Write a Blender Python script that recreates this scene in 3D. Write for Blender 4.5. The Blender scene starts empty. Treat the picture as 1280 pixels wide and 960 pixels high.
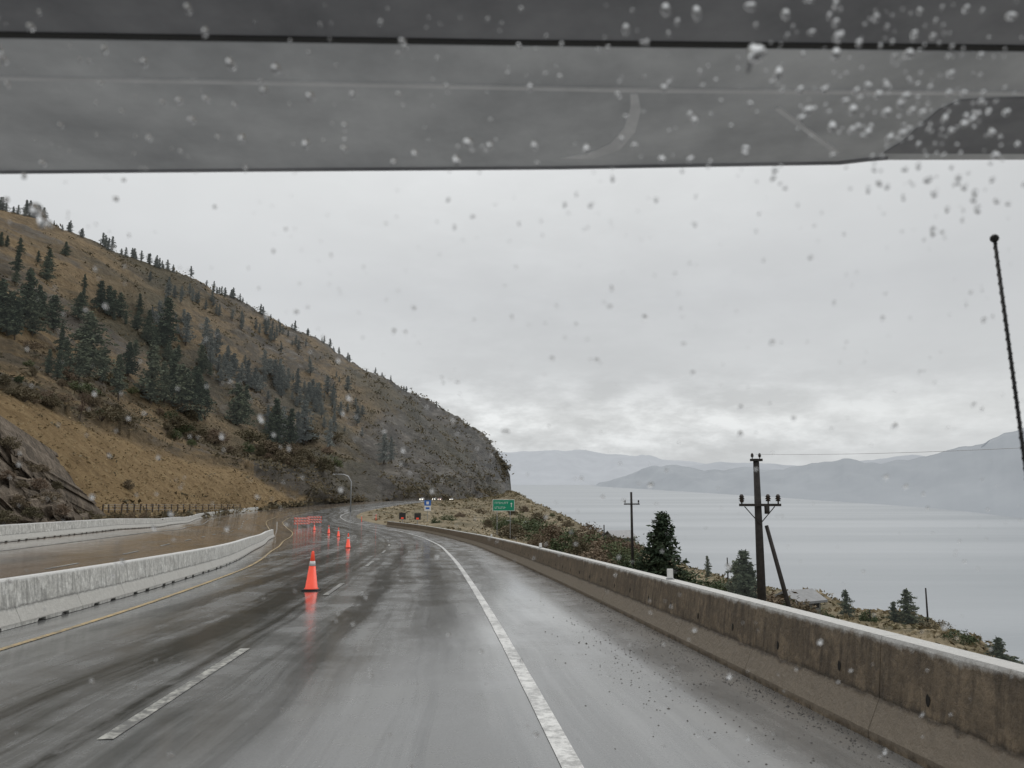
import bpy, bmesh, math, random
import numpy as np
from mathutils import Vector, Matrix, noise
from mathutils.bvhtree import BVHTree
random.seed(7)
C = bpy.context.scene.collection
TH = math.radians(7.4); F = 924.0; CAMZ = 1.75
R_ = math.radians

def ray(px, py):
    u = (px-640)/F; v = -(py-480)/F
    dy = math.cos(TH)-v*math.sin(TH); dz = math.sin(TH)+v*math.cos(TH)
    return Vector((u/dy, 1, dz/dy))
def P(px, py, d):
    r = ray(px, py); return Vector((r.x*d, d, CAMZ+r.z*d))

# ------------------------------------------------------------------ materials
def new_mat(name):
    m = bpy.data.materials.new(name); m.use_nodes = True
    nt = m.node_tree; b = nt.nodes['Principled BSDF']
    return m, nt, b
def nd(nt, t, **kw):
    n = nt.nodes.new(t)
    for k, v in kw.items(): setattr(n, k, v)
    return n
def ramp(nt, fac, stops):
    r = nd(nt, 'ShaderNodeValToRGB')
    el = r.color_ramp.elements
    while len(el) < len(stops): el.new(0.5)
    for e, (p, c) in zip(el, stops):
        e.position = p
        e.color = (c, c, c, 1) if isinstance(c, (int, float)) else (c[0], c[1], c[2], 1)
    nt.links.new(fac, r.inputs['Fac'])
    return r.outputs['Color']
def noise_n(nt, vec, scale, detail=5, rough=.55):
    n = nd(nt, 'ShaderNodeTexNoise'); n.inputs['Scale'].default_value = scale
    n.inputs['Detail'].default_value = detail; n.inputs['Roughness'].default_value = rough
    if vec is not None: nt.links.new(vec, n.inputs['Vector'])
    return n.outputs['Fac']
def mixc(nt, fac, a, b, mode='MIX'):
    m = nd(nt, 'ShaderNodeMix', data_type='RGBA', blend_type=mode)
    for sock, v in ((m.inputs[0], fac), (m.inputs[6], a), (m.inputs[7], b)):
        if isinstance(v, (int, float)): sock.default_value = v if sock == m.inputs[0] else (v, v, v, 1)
        elif isinstance(v, tuple): sock.default_value = (v[0], v[1], v[2], 1)
        else: nt.links.new(v, sock)
    return m.outputs[2]
def maprange(nt, v, a, b, c=0., d=1.):
    m = nd(nt, 'ShaderNodeMapRange'); nt.links.new(v, m.inputs[0])
    for i, x in enumerate((a, b, c, d)): m.inputs[i+1].default_value = x
    return m.outputs[0]
def mth(nt, op, a, b=None):
    m = nd(nt, 'ShaderNodeMath', operation=op)
    for s, v in ((m.inputs[0], a), (m.inputs[1], b)):
        if v is None: continue
        if isinstance(v, (int, float)): s.default_value = v
        else: nt.links.new(v, s)
    return m.outputs[0]
def bump(nt, b, h, strength, dist=.05):
    n = nd(nt, 'ShaderNodeBump'); n.inputs['Strength'].default_value = strength
    n.inputs['Distance'].default_value = dist
    nt.links.new(h, n.inputs['Height']); nt.links.new(n.outputs[0], b.inputs['Normal'])
def mapping(nt, vec, s):
    m = nd(nt, 'ShaderNodeMapping'); nt.links.new(vec, m.inputs['Vector']); m.inputs['Scale'].default_value = s
    return m.outputs[0]
def simple(name, c1, c2=None, scale=4, rough=.8, bmp=0, bd=.02, metal=0, emit=None, spec=.5, rand=False, lo=.32, hi=.68):
    m, nt, b = new_mat(name)
    tc = nd(nt, 'ShaderNodeTexCoord').outputs['Object']
    c2 = c2 or tuple(x*.8 for x in c1)
    f = noise_n(nt, tc, scale, 7, .6)
    col = ramp(nt, f, [(lo, c1), (hi, c2)])
    if rand:
        oi = nd(nt, 'ShaderNodeObjectInfo')
        v = maprange(nt, oi.outputs['Random'], 0, 1, .7, 1.4)
        h = nd(nt, 'ShaderNodeHueSaturation'); nt.links.new(col, h.inputs['Color']); nt.links.new(v, h.inputs['Value'])
        nt.links.new(maprange(nt, oi.outputs['Random'], 0, 1, .535, .48), h.inputs['Hue'])
        col = h.outputs[0]
    nt.links.new(col, b.inputs['Base Color'])
    b.inputs['Roughness'].default_value = rough; b.inputs['Metallic'].default_value = metal
    b.inputs['Specular IOR Level'].default_value = spec
    if bmp: bump(nt, b, f, bmp, bd)
    if emit:
        b.inputs['Emission Color'].default_value = (*emit[0], 1); b.inputs['Emission Strength'].default_value = emit[1]
    return m
M = {}
MIST_GLOW = ((.9, 1., 1.02), .014)  # weak emission on the needles, stands in for light scattered by mist
M['needle'] = simple('needle', (.046, .060, .042), (.115, .130, .082), 1.2, .9, spec=.1, rand=True, emit=MIST_GLOW)
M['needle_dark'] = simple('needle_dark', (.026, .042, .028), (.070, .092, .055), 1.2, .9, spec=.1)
M['needle_far'] = simple('needle_far', (.095, .104, .096), (.165, .170, .148), .6, .95, spec=.05, rand=True, emit=((.9, 1., 1.02), .028))  # distance haze put into paler needles plus a stronger glow
M['leaf_green'] = simple('leaf_green', (.050, .068, .034), (.135, .150, .075), 1.5, .8, spec=.2, rand=True)
M['leaf_brown'] = simple('leaf_brown', (.095, .078, .054), (.20, .16, .11), 1.5, .9, spec=.1, rand=True)
M['bark'] = simple('bark', (.06, .045, .034), (.11, .09, .07), 8, .95, .4)
M['pole_wood'] = simple('pole_wood', (.018, .016, .015), (.042, .037, .033), 6, .85, .4)
M['ceramic'] = simple('ceramic', (.03, .025, .022), (.06, .045, .04), 6, .3)
M['metal'] = simple('metal', (.30, .31, .32), (.4, .41, .42), 4, .4, metal=.6)
M['wire'] = simple('wire', (.36, .36, .37), (.42, .42, .43), 4, .6)
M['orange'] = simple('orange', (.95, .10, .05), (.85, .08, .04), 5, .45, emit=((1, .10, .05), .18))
M['white_refl'] = simple('white_refl', (.8, .8, .78), (.65, .65, .64), 8, .4)
M['black_rubber'] = simple('black_rubber', (.02, .02, .02), (.04, .04, .04), 8, .6)
def m_line(name, c, worn, thr):
    m, nt, b = new_mat(name)
    g = nd(nt, 'ShaderNodeNewGeometry').outputs['Position']
    f = noise_n(nt, g, 9, 8, .75); f2 = noise_n(nt, g, 1.1, 4)
    k = ramp(nt, mth(nt, 'ADD', mth(nt, 'MULTIPLY', f, .7), mth(nt, 'MULTIPLY', f2, .3)), [(thr, 1.), (thr+.12, 0.)])
    nt.links.new(mixc(nt, k, c, worn), b.inputs['Base Color']); b.inputs['Roughness'].default_value = .35
    return m
M['line_white'] = m_line('line_white', (.66, .66, .64), (.30, .30, .29), .44)
M['line_worn'] = m_line('line_worn', (.46, .46, .42), (.12, .12, .115), .47)
M['line_yellow'] = m_line('line_yellow', (.48, .34, .14), (.16, .13, .08), .43)
M['sign_green'] = simple('sign_green', (.0, .19, .10), (.0, .23, .13), 2, .5, emit=((0, .25, .14), .10))
M['sign_blue'] = simple('sign_blue', (.02, .13, .5), (.03, .16, .55), 2, .5)
M['sign_white'] = simple('sign_white', (.75, .75, .75), (.8, .8, .8), 2, .5)
M['dark_hole'] = simple('dark_hole', (.008, .007, .006), (.015, .013, .01), 5, .9)
M['house_wall'] = simple('house_wall', (.20, .19, .17), (.26, .245, .22), 2, .8)
M['house_roof'] = simple('house_roof', (.20, .205, .21), (.27, .275, .28), 3, .6)
M['glass_dark'] = simple('glass_dark', (.03, .035, .04), (.04, .045, .05), 2, .1)
M['car_white'] = simple('car_white', (.7, .7, .7), (.66, .66, .67), 2, .25)
M['car_dark'] = simple('car_dark', (.04, .045, .06), (.05, .055, .07), 2, .25)
M['car_red'] = simple('car_red', (.25, .02, .02), (.3, .03, .03), 2, .25)
M['lamp_lit'] = simple('lamp_lit', (.9, .9, .8), (.9, .9, .8), 2, .3, emit=((1, .95, .8), 4))
M['stone'] = simple('stone', (.05, .045, .04), (.12, .11, .10), 6, .7)
M['plastic_grey'] = simple('plastic_grey', (.36, .37, .385), (.72, .735, .75), 3.2, .38, .3, .006, emit=((.48, .5, .52), .06), lo=.33, hi=.66)  # added glow imitates the windscreen's reflection veil over the overhang
M['plastic_mid'] = simple('plastic_mid', (.60, .61, .62), (.80, .81, .82), 7, .45, emit=((.5, .5, .52), .07))  # carries the same added veil glow
M['arc_reflection'] = simple('arc_reflection', (.62, .63, .64), (.86, .87, .88), 12, .6, emit=((.5, .5, .52), .08))  # pale glowing colour for the painted arc of reflected light
M['plastic_dark'] = simple('plastic_dark', (.12, .125, .135), (.27, .275, .29), 4, .55, emit=((.5, .5, .53), .04), lo=.35, hi=.65)  # dark plastic, also with the added veil glow
M['seal_black'] = simple('seal_black', (.02, .02, .02), (.03, .03, .03), 20, .6)
M['antenna_black'] = simple('antenna_black', (.012, .012, .012), (.03, .03, .03), 20, .6)
M['twig'] = simple('twig', (.09, .06, .045), (.13, .09, .065), 5, .95)
M['tuft'] = simple('tuft', (.22, .165, .09), (.36, .285, .17), .8, .95, spec=.1)
M['bank_tuft'] = simple('bank_tuft', (.11, .105, .06), (.30, .24, .155), .12, .95, spec=.1)
M['scrub'] = simple('scrub', (.07, .066, .045), (.19, .155, .10), .09, .95, spec=.1)

def m_concrete(name, base, stain, top, foot):
    m, nt, b = new_mat(name)
    tc = nd(nt, 'ShaderNodeTexCoord'); g = nd(nt, 'ShaderNodeNewGeometry')
    pos = g.outputs['Position']
    n1 = noise_n(nt, mapping(nt, pos, (1.0, 1.0, 2.4)), 1.0, 8, .65)
    n2 = noise_n(nt, pos, 14, 8, .7)
    n4 = noise_n(nt, pos, 4.5, 8, .75)
    col = mixc(nt, ramp(nt, n1, [(.38, 0.), (.60, 1.)]), base, stain)
    col = mixc(nt, mth(nt, 'MULTIPLY', ramp(nt, n2, [(.35, 1.), (.56, 0.)]), .65), col, tuple(x*.35 for x in base))
    col = mixc(nt, mth(nt, 'MULTIPLY', ramp(nt, n4, [(.5, 0.), (.62, 1.)]), .5), col, tuple(min(1, x*1.6) for x in base))
    n3 = noise_n(nt, mapping(nt, pos, (5, 5, .5)), 2.2, 5, .6)
    col = mixc(nt, mth(nt, 'MULTIPLY', ramp(nt, n3, [(.48, 0.), (.62, 1.)]), .7), col, tuple(x*.4 for x in stain))
    zz = nd(nt, 'ShaderNodeSeparateXYZ'); nt.links.new(tc.outputs['Object'], zz.inputs[0]); z = zz.outputs[2]
    zw = mth(nt, 'ADD', z, mth(nt, 'MULTIPLY', mth(nt, 'SUBTRACT', n4, .5), .18))
    ft = ramp(nt, zw, [(.02, .0), (.06, .9), (.27, .8), (.31, 0.)])
    col = mixc(nt, ft, col, mixc(nt, n2, foot, tuple(x*.5 for x in foot)))
    seam = ramp(nt, zw, [(.28, 0.), (.315, .85), (.355, .0)])
    col = mixc(nt, seam, col, tuple(x*.3 for x in stain))
    hi = maprange(nt, zw, .735, .785)
    col = mixc(nt, hi, col, mixc(nt, n2, top, tuple(x*.6 for x in top)))  # same concrete; light falling from above painted as a paler top
    nt.links.new(col, b.inputs['Base Color'])
    b.inputs['Roughness'].default_value = .45
    bump(nt, b, mth(nt, 'ADD', n2, n4), .7, .025)
    return m
M['conc_brown'] = m_concrete('conc_brown', (.185, .142, .094), (.115, .086, .056), (.58, .575, .55), (.27, .225, .17))
M['conc_grey'] = m_concrete('conc_grey', (.62, .62, .59), (.54, .535, .50), (.76, .76, .74), (.55, .54, .50))

# road ---------------------------------------------------------------
def m_road():
    m, nt, b = new_mat('wet_asphalt')
    uv = nd(nt, 'ShaderNodeUVMap', uv_map='UVMap').outputs[0]
    sx = nd(nt, 'ShaderNodeSeparateXYZ'); nt.links.new(uv, sx.inputs[0])
    u = sx.outputs[0]; ev = sx.outputs[1]
    wob = noise_n(nt, mapping(nt, uv, (.12, .05, 1)), 1.0, 3)
    uw = mth(nt, 'ADD', u, mth(nt, 'MULTIPLY', mth(nt, 'SUBTRACT', wob, .5), 2.2))
    cb = nd(nt, 'ShaderNodeCombineXYZ'); nt.links.new(uw, cb.inputs[0]); nt.links.new(ev, cb.inputs[1])
    st = noise_n(nt, mapping(nt, cb.outputs[0], (2.6, .045, 1)), 1.0, 9, .72)
    st2 = noise_n(nt, mapping(nt, cb.outputs[0], (.7, .07, 1)), 1.3, 6, .6)
    edge = noise_n(nt, mapping(nt, uv, (1.5, .5, 1)), 1.6, 8, .75)
    fine = noise_n(nt, uv, 45, 4, .7)
    blot = noise_n(nt, uv, .55, 8, .7)
    tr = None
    ue = mth(nt, 'ADD', uw, mth(nt, 'MULTIPLY', mth(nt, 'SUBTRACT', edge, .5), .9))
    for c, wd in ((-1.05, .62), (-2.65, .40), (-4.7, .45), (-6.3, .40)):
        d = mth(nt, 'ABSOLUTE', mth(nt, 'SUBTRACT', ue, c)); k = maprange(nt, d, wd*.25, wd, 1, 0)
        tr = k if tr is None else mth(nt, 'MAXIMUM', tr, k)
    along = ramp(nt, maprange(nt, ev, 0, 60), [(.0, .12), (.14, .22), (.24, 1.), (.75, .9), (1., .4)])
    track = mth(nt, 'MULTIPLY', mth(nt, 'MULTIPLY', tr, along), ramp(nt, st2, [(.33, .25), (.50, 1.)]))
    # dark seam beside the lane dashes
    ds = mth(nt, 'ABSOLUTE', mth(nt, 'ADD', u, 3.93)); seam = mth(nt, 'MULTIPLY', maprange(nt, ds, .02, .13, 1, 0), ramp(nt, edge, [(.38, .2), (.52, 1.)]))
    wet = mth(nt, 'ADD', mth(nt, 'MULTIPLY', st, .6), mth(nt, 'MULTIPLY', st2, .4))
    wetr = ramp(nt, wet, [(.43, 1.), (.53, 0.)])
    lane = ramp(nt, maprange(nt, u, -8, 4), [(0., .85), (.33, .7), (.52, .28), (.72, .12), (1., .0)])
    dark = mth(nt, 'ADD', mth(nt, 'ADD', mth(nt, 'MULTIPLY', wetr, mth(nt, 'ADD', .28, mth(nt, 'MULTIPLY', lane, .5))), mth(nt, 'MULTIPLY', lane, .28)), mth(nt, 'MULTIPLY', track, .95))
    dark = mth(nt, 'MINIMUM', mth(nt, 'ADD', dark, mth(nt, 'MULTIPLY', seam, .7)), 1.)
    col = mixc(nt, dark, (.215, .218, .215), (.030, .030, .028))
    col = mixc(nt, mth(nt, 'MULTIPLY', ramp(nt, blot, [(.42, 0.), (.68, 1.)]), .30), col, (.10, .10, .097))
    col = mixc(nt, mth(nt, 'MULTIPLY', ramp(nt, fine, [(.35, 1.), (.6, 0.)]), .30), col, (.045, .045, .045))
    grime = maprange(nt, u, 1.3, 2.7)
    col = mixc(nt, mth(nt, 'MULTIPLY', grime, ramp(nt, blot, [(.35, .9), (.6, .2)])), col, (.085, .07, .055))
    mud = maprange(nt, u, -9.5, -12.5)
    mudn = mth(nt, 'MULTIPLY', mud, ramp(nt, noise_n(nt, mapping(nt, uv, (.35, .07, 1)), 1., 6), [(.35, .25), (.6, .9)]))
    col = mixc(nt, mudn, col, (.22, .165, .12))
    nt.links.new(col, b.inputs['Base Color'])
    rg = mixc(nt, dark, .34, .20)
    rg = mixc(nt, mth(nt, 'MULTIPLY', ramp(nt, blot, [(.42, 0.), (.58, 1.)]), .6), rg, .08)
    rg = mixc(nt, mth(nt, 'MULTIPLY', mud, .7), rg, .10)
    nt.links.new(rg, b.inputs['Roughness'])
    nt.links.new(mixc(nt, track, .62, .30), b.inputs['Specular IOR Level'])
    film = mth(nt, 'ADD', .15, mth(nt, 'MULTIPLY', ramp(nt, st2, [(.40, .75), (.56, .0)]), .8))
    film = mth(nt, 'MULTIPLY', film, maprange(nt, track, 0, 1, 1, .35))
    nt.links.new(film, b.inputs['Coat Weight']); b.inputs['Coat Roughness'].default_value = .10; b.inputs['Coat IOR'].default_value = 1.4
    bump(nt, b, fine, .16, .005)
    return m
M['road'] = m_road()

def m_hill():
    m, nt, b = new_mat('hill_ground')
    pos = nd(nt, 'ShaderNodeNewGeometry')
    p = pos.outputs['Position']
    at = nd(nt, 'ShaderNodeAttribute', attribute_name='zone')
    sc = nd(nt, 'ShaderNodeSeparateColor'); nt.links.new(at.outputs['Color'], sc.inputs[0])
    gold, rock, painted_haze = sc.outputs[0], sc.outputs[1], sc.outputs[2]
    n1 = noise_n(nt, mapping(nt, p, (1, .55, 2.4)), .026, 10, .68)
    n2 = noise_n(nt, p, .35, 10, .72)
    n3 = noise_n(nt, mapping(nt, p, (1, .5, 3)), .045, 12, .75)
    n5 = noise_n(nt, mapping(nt, p, (1, .6, 1)), .014, 8, .62)
    grass = ramp(nt, n2, [(.3, (.25, .170, .085)), (.5, (.39, .270, .135)), (.7, (.50, .365, .20))])
    scr = ramp(nt, n2, [(.3, (.055, .048, .034)), (.5, (.125, .102, .070)), (.72, (.22, .178, .12))])
    rk = ramp(nt, n3, [(.34, (.040, .036, .032)), (.45, (.095, .086, .076)), (.54, (.165, .15, .13)), (.64, (.29, .265, .23))])
    f1 = ramp(nt, n1, [(.45, 0.), (.56, 1.)])
    col = mixc(nt, mth(nt, 'MULTIPLY', f1, .62), scr, grass)
    gfac = mth(nt, 'MULTIPLY', gold, ramp(nt, n1, [(.28, .45), (.42, 1.)]))
    col = mixc(nt, gfac, col, grass)
    rr = mth(nt, 'ADD', mth(nt, 'ADD', mth(nt, 'MULTIPLY', rock, 1.1), mth(nt, 'SUBTRACT', n3, .75)), mth(nt, 'MULTIPLY', mth(nt, 'SUBTRACT', .5, n5), 1.8))
    rfac = mth(nt, 'MULTIPLY', ramp(nt, rr, [(.20, 0.), (.42, 1.)]), .9)
    col = mixc(nt, rfac, col, rk)
    olive = mth(nt, 'MULTIPLY', ramp(nt, n5, [(.47, 0.), (.60, .75)]), mth(nt, 'SUBTRACT', 1., gold))
    col = mixc(nt, olive, col, ramp(nt, n2, [(.35, (.065, .063, .04)), (.65, (.155, .135, .082))]))
    col = mixc(nt, painted_haze, col, (.34, .352, .36))  # distance haze blended into the ground colour
    nt.links.new(col, b.inputs['Base Color'])
    b.inputs['Roughness'].default_value = .95; b.inputs['Specular IOR Level'].default_value = .1
    bump(nt, b, mth(nt, 'ADD', n2, mth(nt, 'MULTIPLY', n3, 2.)), 1., 3.0)
    return m
M['hill'] = m_hill()
def m_ground(name, stops, s1, s2, bs, bd):
    m, nt, b = new_mat(name)
    p = nd(nt, 'ShaderNodeNewGeometry').outputs['Position']
    a = noise_n(nt, p, s1, 10, .7); c = noise_n(nt, p, s2, 8, .72)
    f = mth(nt, 'ADD', mth(nt, 'MULTIPLY', a, .5), mth(nt, 'MULTIPLY', c, .5))
    nt.links.new(ramp(nt, f, stops), b.inputs['Base Color'])
    b.inputs['Roughness'].default_value = .9; b.inputs['Specular IOR Level'].default_value = .2
    bump(nt, b, f, bs, bd); return m
M['bank'] = m_ground('bank', [(.38, (.065, .065, .038)), (.47, (.13, .110, .068)), (.55, (.24, .195, .125)), (.66, (.38, .33, .25))], .12, 1.1, .8, .5)
M['rock'] = m_ground('rock', [(.36, (.035, .029, .024)), (.46, (.095, .078, .060)), (.56, (.19, .155, .12)), (.66, (.30, .255, .20))], .35, 1.6, 1., .6)

def m_lake():
    m, nt, b = new_mat('lake_water')
    g = nd(nt, 'ShaderNodeNewGeometry').outputs['Position']
    n = noise_n(nt, mapping(nt, g, (.25, .8, 1)), .5, 6, .6)
    big = noise_n(nt, mapping(nt, g, (.0008, .006, 1)), 1., 6, .6)
    nt.links.new(ramp(nt, big, [(.35, (.24, .265, .285)), (.65, (.34, .363, .385))]), b.inputs['Base Color'])
    b.inputs['Roughness'].default_value = .36
    b.inputs['IOR'].default_value = 1.33
    bump(nt, b, n, .5, .4)
    return m
M['lake'] = m_lake()
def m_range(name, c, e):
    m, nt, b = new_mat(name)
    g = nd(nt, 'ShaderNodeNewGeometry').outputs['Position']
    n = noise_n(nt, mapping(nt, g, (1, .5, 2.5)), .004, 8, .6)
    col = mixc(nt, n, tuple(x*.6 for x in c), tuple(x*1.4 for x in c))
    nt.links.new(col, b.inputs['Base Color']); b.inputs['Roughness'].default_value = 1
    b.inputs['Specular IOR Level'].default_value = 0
    b.inputs['Emission Color'].default_value = (*e, 1); b.inputs['Emission Strength'].default_value = 1  # even emission stands in for hazy air in front of the range
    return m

# ------------------------------------------------------------------ mesh helpers
class MB:
    def __init__(s): s.v = []; s.f = []
    def add(s, vs, fs):
        o = len(s.v); s.v += [tuple(v) for v in vs]; s.f += [tuple(i+o for i in f) for f in fs]; return s
    def box(s, x0, x1, y0, y1, z0, z1):
        return s.add([(x0,y0,z0),(x1,y0,z0),(x1,y1,z0),(x0,y1,z0),(x0,y0,z1),(x1,y0,z1),(x1,y1,z1),(x0,y1,z1)],
              [(0,3,2,1),(4,5,6,7),(0,1,5,4),(1,2,6,5),(2,3,7,6),(3,0,4,7)])
    def tube(s, pts, rs, n=8, cap=True):
        pts = [Vector(p) for p in pts]
        if isinstance(rs, (int, float)): rs = [rs]*len(pts)
        vs = []; fs = []
        for i, p in enumerate(pts):
            t = (pts[min(i+1, len(pts)-1)]-pts[max(i-1, 0)]).normalized()
            a = t.cross(Vector((0, 0, 1)) if abs(t.z) < .9 else Vector((1, 0, 0))).normalized(); b = t.cross(a)
            for k in range(n):
                w = 2*math.pi*k/n; vs.append(p+rs[i]*(math.cos(w)*a+math.sin(w)*b))
        for i in range(len(pts)-1):
            for k in range(n):
                fs.append((i*n+k, i*n+(k+1) % n, (i+1)*n+(k+1) % n, (i+1)*n+k))
        if cap: fs.append(tuple(range(n))[::-1]); fs.append(tuple(range((len(pts)-1)*n, len(pts)*n)))
        return s.add(vs, fs)
    def lathe(s, prof, n=20, c=(0, 0, 0)):
        vs = []; fs = []
        for r, z in prof:
            for k in range(n):
                w = 2*math.pi*k/n; vs.append((c[0]+r*math.cos(w), c[1]+r*math.sin(w), c[2]+z))
        for i in range(len(prof)-1):
            for k in range(n): fs.append((i*n+k, i*n+(k+1) % n, (i+1)*n+(k+1) % n, (i+1)*n+k))
        fs.append(tuple(range(n))[::-1]); fs.append(tuple(range((len(prof)-1)*n, len(prof)*n)))
        return s.add(vs, fs)
    def build(s, name, mat, parent=None, smooth=False):
        me = bpy.data.meshes.new(name); me.from_pydata(s.v, [], s.f); me.update()
        if smooth: me.polygons.foreach_set('use_smooth', [True]*len(me.polygons))
        o = bpy.data.objects.new(name, me); C.objects.link(o)
        me.materials.append(mat)
        if parent: o.parent = parent
        return o
def bevel(o, w, seg=2):
    bm = bmesh.new(); bm.from_mesh(o.data)
    bmesh.ops.remove_doubles(bm, verts=bm.verts, dist=1e-5)
    bmesh.ops.bevel(bm, geom=[e for e in bm.edges], offset=w, segments=seg, affect='EDGES', clamp_overlap=True)
    bm.to_mesh(o.data); bm.free()
def tag(o, label=None, cat=None, group=None, kind=None):
    if label: o['label'] = label
    if cat: o['category'] = cat
    if group: o['group'] = group
    if kind: o['kind'] = kind
    return o
def thing(name, label, cat, loc=(0, 0, 0), rz=0, group=None):
    o = bpy.data.objects.new(name, None); C.objects.link(o); o.location = loc; o.rotation_euler = (0, 0, rz)
    o.empty_display_size = .1
    return tag(o, label, cat, group)
def dup(root, label=None, group=None):
    r = root.copy(); C.objects.link(r)
    if label: r['label'] = label
    if group: r['group'] = group
    for ch in list(root.children):
        c = ch.copy(); C.objects.link(c); c.parent = r
        for g in list(ch.children):
            d = g.copy(); C.objects.link(d); d.parent = c
    return r
def grid_mesh(name, G, mat, smooth=True, uv=None, zone=None):
    ni, nj = len(G), len(G[0])
    vs = [tuple(G[i][j]) for i in range(ni) for j in range(nj)]
    fs = [(i*nj+j, (i+1)*nj+j, (i+1)*nj+j+1, i*nj+j+1) for i in range(ni-1) for j in range(nj-1)]
    me = bpy.data.meshes.new(name); me.from_pydata(vs, [], fs); me.update()
    if smooth: me.polygons.foreach_set('use_smooth', [True]*len(fs))
    if uv:
        l = me.uv_layers.new(name='UVMap'); flat = [uv[i][j] for i in range(ni) for j in range(nj)]
        arr = []
        for lp in me.loops: arr += flat[lp.vertex_index]
        l.data.foreach_set('uv', arr)
    if zone:
        a = me.color_attributes.new('zone', 'FLOAT_COLOR', 'POINT'); arr = []
        for i in range(ni):
            for j in range(nj): arr += [*zone[i][j], 1]
        a.data.foreach_set('color', arr)
    o = bpy.data.objects.new(name, me); C.objects.link(o); me.materials.append(mat)
    return o, BVHTree.FromPolygons(vs, fs)

# ------------------------------------------------------------------ road spine
ys = np.arange(-80, 520, .5)
def sm(xp, fp, sig=5):
    a = np.interp(np.arange(-120, 560, .5), xp, fp)
    k = np.exp(-.5*(np.arange(-40, 41)/(sig*2))**2); k /= k.sum()
    a = np.convolve(a, k, mode='same'); return a[80:80+len(ys)]
Ex = sm([-120,0,5,9,17,33,56,80,100,120,140,165,190,220,260,300,400,500,560],
        [11.6,.95,.5,.15,-.65,-2.4,-5.3,-9.5,-15,-23,-31,-38,-41.5,-42.5,-41,-37,-32,-25,-21])
Ez = sm([-120,0,60,80,100,120,160,200,300,400,500,560],[6.6,0,-3.3,-4.3,-5.0,-5.6,-6.2,-6.4,-6.8,-9,-11.8,-13])
YO = sm([-80,12,19,33,50,77,100,150,220,560], [7.1,7.1,7.4,8.5,11.0,13.8,13.4,11,8,8], 4)
def ip(a, e): return float(np.interp(e, ys, a))
def it(e, xp, fp): return float(np.interp(e, xp, fp))
def yoff(e): return ip(YO, e) if e > -55 else 7.1
def boff(e): return yoff(e)+it(e, [0, 30, 60, 90], [1.2, 1.2, 1.4, 1.9])
def loff(e): return it(e, [-80,34,60,90,130,165,220,300,500], [21,21,24,27,26,24,22,21,20])
def lraise(e): return it(e, [-80,0,34,60,100,160,220,300], [0,0,.85,1.4,1.5,.8,.3,0])
def rp(e, o, dz=0):
    x = ip(Ex, e); dx = (ip(Ex, e+1)-ip(Ex, e-1))/2
    n = Vector((1, -dx)).normalized()
    bo, lo = boff(e), loff(e)
    k = min(1, max(0, (-o-bo+1)/(lo-bo+1)))
    return Vector((x+n.x*o, e+n.y*o, ip(Ez, e)+lraise(e)*k+dz))
es = list(np.arange(-70, 170, 1.)) + list(np.arange(170, 506, 3.))
G = []; UV = []
for e in es:
    row = []; ur = []
    for k in range(25):
        t = k/24; o = 3.35+t*(-loff(e)-1.2-3.35)
        row.append(rp(e, o)); ur.append((o, e))
    G.append(row); UV.append(ur)
road, road_bvh = grid_mesh('road', G, M['road'], uv=UV); road['kind'] = 'structure'
def hit(px, py, bvh):
    r = ray(px, py).normalized(); return bvh.ray_cast(Vector((0, 0, CAMZ)), r, 5000)[0]
def down(x, y, bvh):
    h = bvh.ray_cast(Vector((x, y, 500)), Vector((0, 0, -1)), 1000)[0]; return h
def on_road(e, o, dz=0):
    p = rp(e, o); h = down(p.x, p.y, road_bvh)
    return Vector((p.x, p.y, (h.z if h else p.z)+dz))
def strip(name, of, w, e0, e1, mat, mb=None, step=1.):
    own = mb is None; mb = mb or MB()
    n = max(1, int(round((e1-e0)/step))); L = []
    for i in range(n+1):
        e = e0+(e1-e0)*i/n; o = of(e) if callable(of) else of
        jw = w*(1+.08*noise.noise(Vector((e*1.7, o, 0))))
        dz = .006+max(0, e)*.0002
        L.append(on_road(e, o-jw/2, dz)); L.append(on_road(e, o+jw/2, dz))
    mb.add(L, [(2*i, 2*i+1, 2*i+3, 2*i+2) for i in range(n)])
    if own: o = mb.build(name, mat); o['kind'] = 'structure'; return o
strip('road_edge_line', 0, .16, -10, 300, M['line_white'], step=.5)
strip('road_centre_line', lambda e: -yoff(e), .12, -10, 200, M['line_yellow'])
strip('road_centre_line', lambda e: -boff(e)-.9, .12, 5, 230, M['line_yellow'])
mb = MB()
for e0, e1 in [(-6, -2), (6.75, 11.2), (19, 22.5), (31, 35), (43.5, 47.5), (56, 60), (68.5, 72.5), (81, 85)]: strip('', -3.70, .13, e0, e1, None, mb)
for e in np.arange(10, 220, 9): strip('', lambda q: -boff(q)-4.6, .12, e-1.5, e+1.5, None, mb)
o = mb.build('lane_dashes', M['line_worn']); o['kind'] = 'structure'
strip('road_edge_line', lambda e: -loff(e)+2.2, .13, 5, 300, M['line_worn'])

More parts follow.
